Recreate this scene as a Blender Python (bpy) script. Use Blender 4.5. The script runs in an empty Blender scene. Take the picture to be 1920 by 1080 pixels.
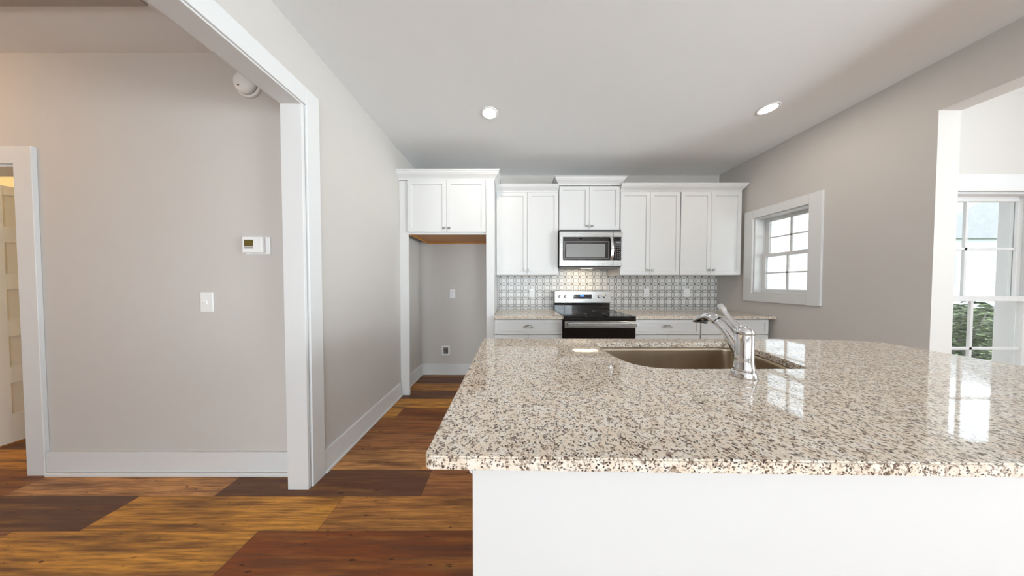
import bpy, bmesh, math, random
from mathutils import Vector, Matrix
random.seed(7)
S = bpy.context.scene
COL = S.collection

# ------------------------------------------------------------------ camera
CAMH = 1.27
cd = bpy.data.cameras.new('camera'); cam = bpy.data.objects.new('camera', cd); COL.objects.link(cam)
cd.sensor_fit = 'HORIZONTAL'; cd.sensor_width = 36.0; cd.lens = 36.0 * 420 / 1920
cd.clip_start = 0.02; cd.clip_end = 300
cam.location = (0, 0, CAMH); cam.rotation_euler = (math.radians(90 - 1.2), 0, 0)
S.camera = cam

# ------------------------------------------------------------------ world and colour management
S.view_settings.view_transform = 'Standard'
S.view_settings.look = 'None'
S.view_settings.gamma = 1.0
S.view_settings.use_curve_mapping = False
S.view_settings.exposure = 0.90
S.render.film_transparent = False
W = bpy.data.worlds.new('sky'); S.world = W; W.use_nodes = True
nt = W.node_tree; nt.nodes.clear()
bg = nt.nodes.new('ShaderNodeBackground'); bg.inputs[0].default_value = (0.86, 0.93, 1.0, 1); bg.inputs[1].default_value = 2.3
wo = nt.nodes.new('ShaderNodeOutputWorld'); nt.links.new(bg.outputs[0], wo.inputs[0])

# ------------------------------------------------------------------ lights
def area(name, loc, direction, sx, sy, power, color=(1, 1, 1), spread=180):
    l = bpy.data.lights.new(name, 'AREA'); l.shape = 'RECTANGLE'; l.size = sx; l.size_y = sy
    l.energy = power; l.color = color; l.spread = math.radians(spread)
    o = bpy.data.objects.new(name, l); COL.objects.link(o); o.location = loc
    o.rotation_euler = Vector(direction).to_track_quat('-Z', 'Y').to_euler()
    return o
# daylight outside the windows of the rear wall and of the breakfast room, each just beyond its glass
area('daylight_rear_window', (-0.1, -4.75, 1.35), (0, 1, 0.75), 1.7, 2.0, 54, (0.82, 0.915, 1.0))
area('daylight_rear_window', (2.5, -4.75, 1.35), (0, 1, 0.75), 1.7, 2.0, 72, (0.82, 0.915, 1.0))
area('daylight_side_window', (6.35, -1.6, 1.35), (-1, 0.1, 0.55), 2.0, 2.0, 140, (0.86, 0.94, 1.0), 110)
area('daylight_hall_window', (-2.9, -4.75, 1.35), (0, 1, 0.2), 1.2, 2.0, 33, (0.90, 0.95, 1.0))
sun = bpy.data.lights.new('sun', 'SUN'); sun.energy = 2.2; sun.angle = math.radians(3); sun.color = (1, 0.97, 0.92)
so = bpy.data.objects.new('sun', sun); COL.objects.link(so); so.rotation_euler = Vector((0.1, 0.3, -1.3)).to_track_quat('-Z', 'Y').to_euler()

# ------------------------------------------------------------------ materials
class N:
    def __init__(s, name):
        s.m = bpy.data.materials.new(name); s.m.use_nodes = True
        s.t = s.m.node_tree; s.t.nodes.clear()
        s.out = s.n('ShaderNodeOutputMaterial'); s.p = s.n('ShaderNodeBsdfPrincipled')
        s.l(s.p.outputs[0], s.out.inputs[0])
    def n(s, typ, **k):
        x = s.t.nodes.new(typ)
        for a, b in k.items(): setattr(x, a, b)
        return x
    def l(s, a, b): s.t.links.new(a, b)
    def val(s, i, v):
        if hasattr(v, 'is_output') or isinstance(v, bpy.types.NodeSocket): s.l(v, i)
        else: i.default_value = v
    def math(s, op, a, b=0.0, c=0.0):
        x = s.n('ShaderNodeMath', operation=op)
        s.val(x.inputs[0], a); s.val(x.inputs[1], b); s.val(x.inputs[2], c)
        return x.outputs[0]
    def coord(s, which='Object', scale=(1, 1, 1), loc=(0, 0, 0)):
        tc = s.n('ShaderNodeTexCoord'); mp = s.n('ShaderNodeMapping')
        mp.inputs['Scale'].default_value = scale; mp.inputs['Location'].default_value = loc
        s.l(tc.outputs[which], mp.inputs[0]); return mp.outputs[0]
    def noise(s, vec, scale, detail=2.0, rough=0.5, out='Fac'):
        x = s.n('ShaderNodeTexNoise'); x.inputs['Scale'].default_value = scale
        x.inputs['Detail'].default_value = detail; x.inputs['Roughness'].default_value = rough
        s.l(vec, x.inputs['Vector']); return x.outputs[out]
    def ramp(s, fac, stops):
        x = s.n('ShaderNodeValToRGB'); s.l(fac, x.inputs[0]); e = x.color_ramp.elements
        while len(e) < len(stops): e.new(0.5)
        for i, (p, c) in enumerate(stops):
            e[i].position = p; e[i].color = (c, c, c, 1) if isinstance(c, (int, float)) else (*c, 1)
        return x.outputs[0]
    def mix(s, fac, a, b, mode='MIX'):
        x = s.n('ShaderNodeMix', data_type='RGBA', blend_type=mode)
        s.val(x.inputs[0], fac)
        for i, v in ((6, a), (7, b)):
            if isinstance(v, tuple): x.inputs[i].default_value = (*v, 1)
            else: s.l(v, x.inputs[i])
        return x.outputs[2]
    def bump(s, h, strength, dist=0.002):
        b = s.n('ShaderNodeBump'); b.inputs['Strength'].default_value = strength; b.inputs['Distance'].default_value = dist
        s.l(h, b.inputs['Height']); s.l(b.outputs[0], s.p.inputs['Normal'])

def paint(name, col, rough=0.6, bump=0.15, scale=350, spec=0.3, var=0.03):
    n = N(name); v = n.coord('Object')
    f = n.noise(v, 6, 3)
    dark = tuple(c * (1 - var) for c in col)
    n.l(n.mix(f, dark, col), n.p.inputs['Base Color'])
    n.p.inputs['Roughness'].default_value = rough; n.p.inputs['Specular IOR Level'].default_value = spec
    if bump: n.bump(n.noise(v, scale, 3), bump, 0.0006)
    return n.m
def metal(name, col, rough, aniso=0.0, streak=None):
    n = N(name); n.p.inputs['Metallic'].default_value = 1
    n.p.inputs['Base Color'].default_value = (*col, 1); n.p.inputs['Roughness'].default_value = rough
    if streak:
        f = n.noise(n.coord('Object', streak), 1.0, 4)
        n.l(n.math('MULTIPLY_ADD', f, 0.16, rough - 0.08), n.p.inputs['Roughness'])
        n.l(n.mix(f, tuple(c * 0.9 for c in col), tuple(min(1, c * 1.08) for c in col)), n.p.inputs['Base Color'])
    return n.m
def plain(name, col, rough=0.4, spec=0.5, emit=0.0, ecol=None, var=0.04):
    n = N(name); f = n.noise(n.coord('Object'), 9, 2)
    n.l(n.mix(f, tuple(c * (1 - var) for c in col), col), n.p.inputs['Base Color'])
    n.p.inputs['Roughness'].default_value = rough; n.p.inputs['Specular IOR Level'].default_value = spec
    if emit:
        n.p.inputs['Emission Color'].default_value = (*(ecol or col), 1); n.p.inputs['Emission Strength'].default_value = emit
    return n.m

M = {}
M['wall'] = paint('wall_greige_paint', (0.59, 0.56, 0.53), 0.7)
M['ceiling'] = paint('ceiling_paint', (0.86, 0.87, 0.87), 0.85, 0.1)
M['trim'] = paint('white_trim_paint', (0.71, 0.71, 0.705), 0.35, 0.03, spec=0.4, var=0.01)
M['cabinet'] = paint('white_cabinet_paint', (0.695, 0.69, 0.68), 0.38, 0.02, spec=0.4, var=0.01)
M['door'] = paint('door_paint', (0.80, 0.79, 0.76), 0.4, 0.03, var=0.01)
M['warmwall'] = paint('closet_wall_paint', (0.62, 0.57, 0.48), 0.7)
M['chrome'] = metal('polished_chrome', (0.72, 0.72, 0.73), 0.06)
M['nickel'] = metal('satin_nickel', (0.74, 0.72, 0.69), 0.24)
M['knob'] = metal('knob_nickel', (0.36, 0.35, 0.33), 0.3)
M['steel'] = metal('brushed_stainless', (0.52, 0.515, 0.50), 0.27, streak=(3, 3, 260))
M['sink'] = metal('sink_stainless', (0.82, 0.68, 0.52), 0.36, streak=(14, 14, 1))
M['blackglass'] = plain('black_glass', (0.006, 0.005, 0.005), 0.04, 0.6)
M['ovenglass'] = plain('oven_door_glass', (0.008, 0.004, 0.003), 0.06, 0.35)
M['mwglass'] = plain('microwave_door_glass', (0.022, 0.02, 0.018), 0.08, 0.5)
M['mwscreen'] = plain('microwave_window_mesh', (0.24, 0.24, 0.23), 0.16, 0.7)
M['blackplastic'] = plain('black_plastic', (0.02, 0.018, 0.018), 0.35)
M['button'] = plain('button_grey', (0.16, 0.14, 0.13), 0.5)
M['lcd'] = plain('grey_display', (0.20, 0.21, 0.20), 0.2)
M['bluelcd'] = plain('blue_display', (0.03, 0.12, 0.5), 0.2, emit=0.7, ecol=(0.05, 0.25, 1.0))
M['plastic'] = plain('white_plastic', (0.84, 0.84, 0.83), 0.35, var=0.01)
M['slot'] = plain('dark_slot', (0.10, 0.095, 0.09), 0.6)
M['olive'] = plain('olive_display', (0.13, 0.095, 0.02), 0.25)
M['grey'] = plain('grey_plastic', (0.35, 0.33, 0.32), 0.5)
M['lens'] = plain('lamp_lens', (1, 0.95, 0.88), 0.5, emit=9.0, ecol=(1.0, 0.93, 0.84))
M['mwlens'] = plain('cooktop_lamp_lens', (1, 0.9, 0.75), 0.5, emit=0.8, ecol=(1.0, 0.85, 0.62))
M['grille'] = plain('taupe_grille_paint', (0.42, 0.37, 0.33), 0.6)
M['brass'] = metal('valve_brass', (0.5, 0.45, 0.35), 0.35)

# maple underside of cabinet
n = N('maple_plywood'); v = n.coord('Object', (2, 30, 30))
n.l(n.ramp(n.noise(v, 1.2, 4), [(0.3, (0.50, 0.215, 0.055)), (0.7, (0.62, 0.30, 0.09))]), n.p.inputs['Base Color'])
n.p.inputs['Roughness'].default_value = 0.45; M['maple'] = n.m

# granite: cream ground, grey quartz, brown and black flecks
n = N('speckled_granite'); v = n.coord('Object')
warp = n.noise(v, 60, 2, out='Color')
wv = n.n('ShaderNodeVectorMath', operation='MULTIPLY_ADD'); n.l(warp, wv.inputs[0]); wv.inputs[1].default_value = (0.012,) * 3; n.l(v, wv.inputs[2]); wv = wv.outputs[0]
base = n.mix(n.ramp(n.noise(v, 38, 4, 0.6), [(0.42, 0.0), (0.62, 1.0)]), (0.76, 0.645, 0.52), (0.83, 0.765, 0.68))
base = n.mix(n.ramp(n.noise(wv, 95, 3, 0.6), [(0.545, 0.0), (0.625, 1.0)]), base, (0.36, 0.28, 0.215))
base = n.mix(n.ramp(n.noise(wv, 150, 2, 0.5), [(0.58, 0.0), (0.63, 0.95)]), base, (0.13, 0.08, 0.058))
sp = n.n('ShaderNodeTexVoronoi'); sp.inputs['Scale'].default_value = 165; n.l(wv, sp.inputs['Vector'])
spm = n.math('MULTIPLY', n.ramp(sp.outputs['Distance'], [(0.30, 1.0), (0.42, 0.0)]), n.ramp(n.noise(v, 70, 3, 0.7), [(0.48, 0.0), (0.535, 1.0)]))
base = n.mix(spm, base, (0.045, 0.038, 0.036))
n.l(base, n.p.inputs['Base Color']); n.p.inputs['Roughness'].default_value = 0.045; n.p.inputs['Specular IOR Level'].default_value = 0.55
M['granite'] = n.m

# backsplash: off white tile with chains of dark outlined ovals along a ten centimetre grid
n = N('patterned_tile'); tc = n.n('ShaderNodeTexCoord'); sx = n.n('ShaderNodeSeparateXYZ'); n.l(tc.outputs['Object'], sx.inputs[0])
P = 0.0992
def tri(coord, off=0.0):
    f = n.math('FRACT', n.math('ADD', n.math('DIVIDE', coord, P), 50.0 + off))
    return f, n.math('SUBTRACT', 0.5, n.math('ABSOLUTE', n.math('SUBTRACT', f, 0.5)))   # fraction, distance to nearest grid line
fu, du = tri(sx.outputs['X'], 0.615); fv, dv = tri(sx.outputs['Z'], 0.317)
def lens(d, f):
    w = n.math('MULTIPLY_ADD', n.math('SINE', n.math('MULTIPLY', f, math.pi)), 0.16, 0.045)
    e = n.math('ABSOLUTE', n.math('SUBTRACT', d, w))
    line = n.math('LESS_THAN', e, 0.028)
    inside = n.math('LESS_THAN', d, w)
    return line, inside
l1, i1 = lens(du, fv); l2, i2 = lens(dv, fu)
ln = n.math('MAXIMUM', l1, l2); ins = n.math('MAXIMUM', i1, i2)
c = n.mix(ins, (0.74, 0.725, 0.70), (0.60, 0.585, 0.565)); c = n.mix(ln, c, (0.06, 0.052, 0.047))
n.l(c, n.p.inputs['Base Color']); n.p.inputs['Roughness'].default_value = 0.3; M['tile'] = n.m

# floor planks
n = N('wood_plank_floor')
at = n.n('ShaderNodeAttribute'); at.attribute_name = 'tone'
uv = n.n('ShaderNodeUVMap'); uv.uv_map = 'plank'
mp = n.n('ShaderNodeMapping'); n.l(uv.outputs[0], mp.inputs[0]); mp.inputs['Scale'].default_value = (0.7, 9, 1)
mp2 = n.n('ShaderNodeMapping'); n.l(uv.outputs[0], mp2.inputs[0]); mp2.inputs['Scale'].default_value = (2.2, 42, 1)
big = n.noise(mp.outputs[0], 1.9, 4, 0.6); fine = n.noise(mp2.outputs[0], 2.0, 5, 0.65)
c = n.mix(n.ramp(big, [(0.46, 0.0), (0.64, 0.78)]), at.outputs['Color'], (0.12, 0.05, 0.03))
mpb = n.n('ShaderNodeMapping'); n.l(uv.outputs[0], mpb.inputs[0]); mpb.inputs['Scale'].default_value = (0.8, 11, 1); mpb.inputs['Location'].default_value = (7.3, 2.1, 0)
c = n.mix(n.ramp(n.noise(mpb.outputs[0], 1.6, 3, 0.55), [(0.50, 0.0), (0.70, 0.3)]), c, (0.75, 0.36, 0.08))
c = n.mix(n.ramp(fine, [(0.34, 0.75), (0.60, 0.0)]), c, (0.13, 0.055, 0.03))
mp3 = n.n('ShaderNodeMapping'); n.l(uv.outputs[0], mp3.inputs[0]); mp3.inputs['Scale'].default_value = (9, 34, 1)
knot = n.ramp(n.noise(mp3.outputs[0], 1.5, 2, 0.5), [(0.675, 0.0), (0.74, 0.8)])
c = n.mix(knot, c, (0.03, 0.014, 0.01))
n.l(c, n.p.inputs['Base Color']); n.p.inputs['Roughness'].default_value = 0.42; n.p.inputs['Specular IOR Level'].default_value = 0.2
n.bump(fine, 0.15, 0.0008); M['floor'] = n.m

# clear glass panes
n = N('window_glass'); n.t.nodes.remove(n.p)
tr = n.n('ShaderNodeBsdfTransparent'); tr.inputs[0].default_value = (0.97, 0.985, 0.98, 1); gl = n.n('ShaderNodeBsdfGlossy'); gl.inputs['Roughness'].default_value = 0.01
mx = n.n('ShaderNodeMixShader'); mx.inputs[0].default_value = 0.05
n.l(tr.outputs[0], mx.inputs[1]); n.l(gl.outputs[0], mx.inputs[2]); n.l(mx.outputs[0], n.out.inputs[0]); M['glass'] = n.m

M['siding'] = paint('white_siding', (0.66, 0.70, 0.74), 0.6, 0)
M['ext_grey'] = paint('pale_grey_exterior', (0.60, 0.66, 0.72), 0.7, 0)
M['roof'] = paint('grey_shingles', (0.34, 0.35, 0.37), 0.9, 0, var=0.3)
M['ext_glass'] = plain('far_window_glass', (0.25, 0.28, 0.31), 0.1)
M['concrete'] = paint('pale_concrete', (0.74, 0.73, 0.70), 0.9, 0, var=0.1)
n = N('lawn_grass'); v = n.coord('Object'); n.l(n.ramp(n.noise(v, 14, 4), [(0.35, (0.05, 0.08, 0.025)), (0.7, (0.15, 0.20, 0.07))]), n.p.inputs['Base Color']); n.p.inputs['Roughness'].default_value = 0.9; M['grass'] = n.m
n = N('shrub_leaf'); v = n.coord('Object'); n.l(n.ramp(n.noise(v, 20, 3), [(0.35, (0.018, 0.032, 0.015)), (0.7, (0.08, 0.11, 0.045))]), n.p.inputs['Base Color']); n.p.inputs['Roughness'].default_value = 0.6; M['leaf'] = n.m

# ------------------------------------------------------------------ geometry helpers
def box(bm, x0, x1, y0, y1, z0, z1, bev=0.0, seg=1):
    x0, x1 = sorted((x0, x1)); y0, y1 = sorted((y0, y1)); z0, z1 = sorted((z0, z1))
    vs = [bm.verts.new(p) for p in [(x0,y0,z0),(x1,y0,z0),(x1,y1,z0),(x0,y1,z0),(x0,y0,z1),(x1,y0,z1),(x1,y1,z1),(x0,y1,z1)]]
    fs = [bm.faces.new([vs[i] for i in f]) for f in [(3,2,1,0),(4,5,6,7),(0,1,5,4),(1,2,6,5),(2,3,7,6),(3,0,4,7)]]
    if bev:
        es = list({e for f in fs for e in f.edges})
        bmesh.ops.bevel(bm, geom=es, offset=bev, segments=seg, affect='EDGES', profile=0.5)
def boxes(*bs, bev=0.0):
    bm = bmesh.new()
    for b in bs: box(bm, *b, bev=bev)
    return bm
def lathe(bm, prof, c=(0, 0, 0), axis=(0, 0, 1), seg=32, cap=True):
    q = Vector((0, 0, 1)).rotation_difference(Vector(axis).normalized()); rings = []
    for r, z in prof:
        rings.append([bm.verts.new(Vector(c) + q @ Vector((r * math.cos(2*math.pi*i/seg), r * math.sin(2*math.pi*i/seg), z))) for i in range(seg)])
    for a, b in zip(rings, rings[1:]):
        for i in range(seg): bm.faces.new((a[i], a[(i+1) % seg], b[(i+1) % seg], b[i])).smooth = True
    if cap: bm.faces.new(rings[0][::-1]); bm.faces.new(rings[-1])
def sweep(bm, pts, rad, up=(1, 0, 0), seg=20, cap=True):
    # rad: list of (half width along 'up', half height) at each point
    pts = [Vector(p) for p in pts]; up = Vector(up); rings = []
    for i, p in enumerate(pts):
        t = (pts[min(i+1, len(pts)-1)] - pts[max(i-1, 0)]).normalized()
        a = (up - t * up.dot(t)).normalized(); b = t.cross(a)
        rings.append([bm.verts.new(p + a * rad[i][0] * math.cos(2*math.pi*k/seg) + b * rad[i][1] * math.sin(2*math.pi*k/seg)) for k in range(seg)])
    for r0, r1 in zip(rings, rings[1:]):
        for k in range(seg): bm.faces.new((r0[k], r0[(k+1) % seg], r1[(k+1) % seg], r1[k])).smooth = True
    if cap: bm.faces.new(rings[0][::-1]); bm.faces.new(rings[-1])
def smooth_path(ctrl, n=6):
    out = []; c = [ctrl[0]] + list(ctrl) + [ctrl[-1]]
    for i in range(1, len(c) - 2):
        p0, p1, p2, p3 = (Vector(q) for q in c[i-1:i+3])
        for k in range(n):
            t = k / n
            out.append(0.5 * ((2*p1) + (p2-p0)*t + (2*p0-5*p1+4*p2-p3)*t*t + (-p0+3*p1-3*p2+p3)*t**3))
    out.append(Vector(ctrl[-1])); return out
def prism(bm, outline, z0, z1):
    a = [bm.verts.new((x, y, z0)) for x, y in outline]; b = [bm.verts.new((x, y, z1)) for x, y in outline]
    n_ = len(a)
    for i in range(n_): bm.faces.new((a[i], a[(i+1) % n_], b[(i+1) % n_], b[i]))
    bm.faces.new(a[::-1]); bm.faces.new(b)
def moulding(bm, path, miters, prof):
    # prof: closed polygon of (outward, z); path points (x, y) with their mitre vectors
    rings = [[bm.verts.new((px + mx_ * o, py + my_ * o, z)) for o, z in prof] for (px, py), (mx_, my_) in zip(path, miters)]
    k = len(prof)
    for r0, r1 in zip(rings, rings[1:]):
        for i in range(k): bm.faces.new((r0[i], r0[(i+1) % k], r1[(i+1) % k], r1[i]))
    bm.faces.new(rings[0][::-1]); bm.faces.new(rings[-1])
def shaker(x0, x1, yf, z0, z1, t=0.02, rail=0.062, rec=0.009):
    # door or drawer front facing -Y with a recessed panel; yf is its front plane
    bm = bmesh.new(); box(bm, x0, x1, yf, yf + t, z0, z1, bev=0.0015)
    bm.faces.ensure_lookup_table()
    f = max((f for f in bm.faces if f.normal.y < -0.9 or f.calc_center_median().y < yf + 1e-5), key=lambda f: f.calc_area())
    bmesh.ops.inset_individual(bm, faces=[f], thickness=rail, depth=0)
    bmesh.ops.inset_individual(bm, faces=[f], thickness=0.003, depth=-rec)
    return bm
ORG = {}
def fin(name, bm, mat, parent=None, origin=None):
    bmesh.ops.recalc_face_normals(bm, faces=bm.faces)
    me = bpy.data.meshes.new(name)
    if parent is not None: o3 = ORG[parent.name]
    elif origin is not None: o3 = Vector(origin)
    else:
        xs = [v.co for v in bm.verts]
        o3 = Vector(((min(v.x for v in xs)+max(v.x for v in xs))/2, (min(v.y for v in xs)+max(v.y for v in xs))/2, min(v.z for v in xs)))
    bmesh.ops.translate(bm, verts=bm.verts, vec=-o3)
    bm.to_mesh(me); bm.free()
    for m in (mat if isinstance(mat, (list, tuple)) else [mat]): me.materials.append(m)
    o = bpy.data.objects.new(name, me); COL.objects.link(o)
    if parent is not None: o.parent = parent
    else: o.location = o3
    ORG[o.name] = o3.copy(); return o
def thing(name, label, cat, loc, group=None):
    o = bpy.data.objects.new(name, None); o.empty_display_size = 0.05; COL.objects.link(o); o.location = loc
    ORG[o.name] = Vector(loc); o['label'] = label; o['category'] = cat
    if group: o['group'] = group
    return o
def tag(o, label, cat, group=None):
    o['label'] = label; o['category'] = cat
    if group: o['group'] = group
    return o
def struct(o, label=None, cat=None):
    o['kind'] = 'structure'
    if label: o['label'] = label
    if cat: o['category'] = cat
    return o
def sempty(name, loc, label, cat):
    o = thing(name, label, cat, loc); o['kind'] = 'structure'; return o

# ------------------------------------------------------------------ dimensions
XL, XLo = -1.26, -1.375          # partition on the left, kitchen face and hall face
XR, XRo = 2.84, 2.99            # wall on the right, kitchen face and breakfast room face
YB = 3.10                       # back wall
H = 2.75
YH = 1.47                       # hall wall
JY, JR = 1.37, 1.515            # ends of the left and of the right opening
YN = 1.78                       # breakfast room wall
YREAR = -4.6

# ------------------------------------------------------------------ floor
bm = bmesh.new(); uvl = bm.loops.layers.uv.new('plank'); cl = bm.loops.layers.float_color.new('tone')
G = (0.72, 0.33, 0.06); GB = (0.58, 0.26, 0.07); B = (0.34, 0.125, 0.042); DR = (0.26, 0.075, 0.022); DK = (0.15, 0.075, 0.048); MB = (0.42, 0.175, 0.07); TN = (0.68, 0.33, 0.12)
PW = 0.188; Y0 = 1.122 - PW * 40
rows = {0: [(-2.55, G), (-1.30, DR), (-0.02, B)], 1: [(-3.6, DK), (-2.22, G), (-1.0, GB), (0.3, B)], 2: [(-3.05, TN), (-1.78, DK), (-0.545, MB), (0.7, B)],
        3: [(-1.6, TN), (-0.37, DR)], 4: [(-1.5, MB), (-0.36, G)], 5: [(-1.4, B), (-0.2, DK)], 6: [(-1.1, DR), (0.2, GB)], 7: [(-1.5, G), (-0.3, B)],
        8: [(-1.6, DK), (-0.4, GB)], 9: [(-1.5, GB), (-0.3, DK)], 10: [(-1.6, DK), (-0.35, B)], -1: [(-2.3, B), (-1.0, GB), (0.25, G)]}
PAL = [G, GB, B, DR, DK, MB, TN]
FX0, FX1 = -6.0, 6.3
def plank(xa, xb, ya, yb, colr):
    vs = [bm.verts.new((x, y, 0)) for x, y in ((xa, ya), (xb, ya), (xb, yb), (xa, yb))]
    f = bm.faces.new(vs); ou, ov = random.uniform(0, 40), random.uniform(0, 40)
    for lp in f.loops:
        lp[uvl].uv = (ou + lp.vert.co.x - xa, ov + lp.vert.co.y - ya); lp[cl] = (*colr, 1)
SEAM = (0.03, 0.015, 0.01)
for r in range(-26, 12):
    ya = 1.122 + (r - 1) * PW; yb = ya + PW
    if ya > YB: break
    yb = min(yb, YB + 0.03)
    spec = rows.get(r, [])
    joints = []
    if spec:
        x = spec[0][0]
        while x > FX0: x -= 1.22; joints.insert(0, (x, random.choice(PAL)))
        joints += spec; x = spec[-1][0] + 1.22
        while x < FX1: joints.append((x, random.choice(PAL))); x += 1.22
    else:
        x = FX0 - random.uniform(0, 1.2)
        while x < FX1: joints.append((x, random.choice(PAL))); x += 1.22
    joints.append((joints[-1][0] + 1.22, G))
    for (xa, cc), (xb, _) in zip(joints, joints[1:]):
        a, b_ = max(xa, FX0), min(xb, FX1)
        if b_ - a > 0.01:
            g = 0.0011
            plank(a + g, b_ - g, ya + g, yb - g, cc)
            plank(a - g, a + g, ya, yb, SEAM)
            plank(a, b_, ya - g, ya + g, SEAM)
me_f = bm
# solid slab below the wear layer
struct(fin('floor', me_f, M['floor'], origin=(0, 0, 0)), 'brown and golden wood plank floor', 'floor')
struct(fin('trim_1', boxes((FX0, FX1, YREAR - 0.3, YB + 0.15, -0.25, -0.012)), M['concrete'], origin=(0, 0, 0)), 'concrete slab under the plank floor', 'slab')

# ------------------------------------------------------------------ walls and ceiling
struct(fin('ceiling', boxes((-6.0, 6.3, YREAR - 0.15, YB + 0.15, H, H + 0.2)), M['ceiling']), 'flat white ceiling', 'ceiling')
struct(fin('wall_back', boxes((XLo, XRo, YB, YB + 0.15, 0, H)), M['wall']), 'greige back wall of the kitchen', 'wall')
struct(fin('wall_left', boxes((XLo, XL, JY, YB, 0, H), (XLo, XL, -1.5, JY, 2.355, H), (XLo, XL, YREAR, -1.5, 0, H)), M['wall']), 'greige partition wall with a wide cased opening', 'wall')
WY0, WY1, WZ0, WZ1 = 2.145, 2.64, 1.155, 2.025
struct(fin('wall_right', boxes((XR, XRo, JR, WY0, 0, H), (XR, XRo, WY1, YB, 0, H), (XR, XRo, WY0, WY1, 0, WZ0), (XR, XRo, WY0, WY1, WZ1, H),
       (XR, XRo, -1.8, JR, 2.42, H), (XR, XRo, YREAR, -1.8, 0, H)), M['wall']), 'greige right wall with small window and wide opening', 'wall')
DX0, DX1, DZ = -3.985, -3.2, 2.045
struct(fin('wall_hall', boxes((DX1, XLo, YH, YH + 0.14, 0, H), (DX0, DX1, YH, YH + 0.14, DZ, H), (-6.0, DX0, YH, YH + 0.14, 0, H)), M['wall']), 'greige hall wall with switch and thermostat', 'wall')
NX0, NX1, NZ0, NZ1 = 3.27, 4.175, 0.30, 1.99
struct(fin('wall_nook', boxes((XRo, NX0, YN, YN + 0.15, 0, H), (NX1, 6.15, YN, YN + 0.15, 0, H), (NX0, NX1, YN, YN + 0.15, 0, NZ0), (NX0, NX1, YN, YN + 0.15, NZ1, H)), M['wall']), 'pale wall of the breakfast room with a tall window', 'wall')
SY0, SY1 = -2.65, -0.55
struct(fin('wall_side', boxes((6.15, 6.3, YREAR, SY0, 0, H), (6.15, 6.3, SY1, YN + 0.15, 0, H), (6.15, 6.3, SY0, SY1, 0, 0.35), (6.15, 6.3, SY0, SY1, 2.35, H)), M['wall']))
rw = [(-3.5, -2.3), (-0.95, 0.75), (1.65, 3.35)]
bs = []; x = -6.0
for a, b_ in rw:
    bs.append((x, a, YREAR - 0.15, YREAR, 0, H)); bs.append((a, b_, YREAR - 0.15, YREAR, 0, 0.35)); bs.append((a, b_, YREAR - 0.15, YREAR, 2.35, H)); x = b_
bs.append((x, 6.3, YREAR - 0.15, YREAR, 0, H))
struct(fin('wall_rear', boxes(*bs), M['wall']))
struct(fin('wall_far_left', boxes((-6.15, -6.0, YREAR - 0.15, 4.2, 0, H)), M['wall']))
# small lit room behind the hall door
struct(fin('wall_closet', boxes((-6.0, -2.6, 3.6, 3.7, 0, H), (-2.7, -2.6, YH + 0.14, 3.6, 0, H)), M['warmwall']), 'wall of the small room behind the hall door', 'wall')
struct(fin('trim_2', boxes((-6.0, XLo, YB + 0.03, 3.7, -0.2, 0.0), (-6.0, XLo, YB + 0.15, 3.7, H, H + 0.2)), M['ceiling']), 'floor and ceiling edge of the small room', 'room shell')
pl = bpy.data.lights.new('closet_bulb', 'POINT'); pl.energy = 32; pl.color = (1.0, 0.72, 0.32); pl.shadow_soft_size = 0.06
po = bpy.data.objects.new('closet_bulb', pl); COL.objects.link(po); po.location = (-4.6, 2.7, 2.45)
pl = bpy.data.lights.new('hall_bulb', 'POINT'); pl.energy = 9; pl.color = (1.0, 0.55, 0.20); pl.shadow_soft_size = 0.08
po = bpy.data.objects.new('hall_bulb', pl); COL.objects.link(po); po.location = (-3.95, 0.55, 2.55)

# ------------------------------------------------------------------ trim, casings and baseboards
# casing of the wide opening on the left
c_ = sempty('trim_3', (XL, JY, 0), 'white casing around the wide opening to the hall', 'casing')
CW = 0.095
fin('casing', boxes((XL, XL + 0.02, JY + 0.004, JY + CW, 0, 2.45), (XL, XL + 0.02, -1.6, JY + 0.004, 2.345, 2.45), bev=0.002), M['trim'], c_)
fin('jamb', boxes((XLo - 0.004, XL + 0.008, JY - 0.018, JY, 0, 2.355), (XLo - 0.004, XL + 0.008, -1.5, JY - 0.018, 2.337, 2.355), bev=0.0015), M['trim'], c_)
fin('hall_casing', boxes((XLo - 0.02, XLo, JY + 0.002, YH, 0, 2.45), (XLo - 0.02, XLo, -1.6, JY, 2.345, 2.45), bev=0.002), M['trim'], c_)

def baseboard(name, bx, shoe, label):
    o = fin(name, boxes(*bx, bev=0.002), M['trim']); struct(o, label, 'baseboard')
    ORG[o.name] = Vector(o.location)
    fin('shoe_moulding', boxes(*shoe, bev=0.004), M['trim'], o)
BH = 0.155; BT = 0.016
baseboard('baseboard_left', [(XL, XL + BT, JY + CW, 2.498, 0.0, BH)], [(XL + BT, XL + BT + 0.014, JY + CW, 2.498, 0, 0.02)], 'white baseboard along the left kitchen wall')
baseboard('baseboard_alcove', [(XL, XL + BT, 2.525, YB - BT, 0, BH), (XL, -0.287, YB - BT, YB, 0, BH)],
          [(XL + BT, XL + BT + 0.012, 2.525, YB - BT - 0.012, 0, 0.02), (XL + BT, -0.287, YB - BT - 0.012, YB - BT, 0, 0.02)], 'white baseboard inside the refrigerator alcove')
baseboard('baseboard_hall', [(-3.075, XLo - 0.021, YH - BT, YH, 0, BH)], [(-3.06, XLo - 0.021, YH - BT - 0.016, YH - BT, 0, 0.024)], 'white baseboard along the hall wall')
baseboard('baseboard_right', [(XR - BT, XR, JR, 2.38, 0, BH)], [(XR - BT - 0.012, XR - BT, JR, 2.38, 0, 0.02)], 'white baseboard along the right kitchen wall')
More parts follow.
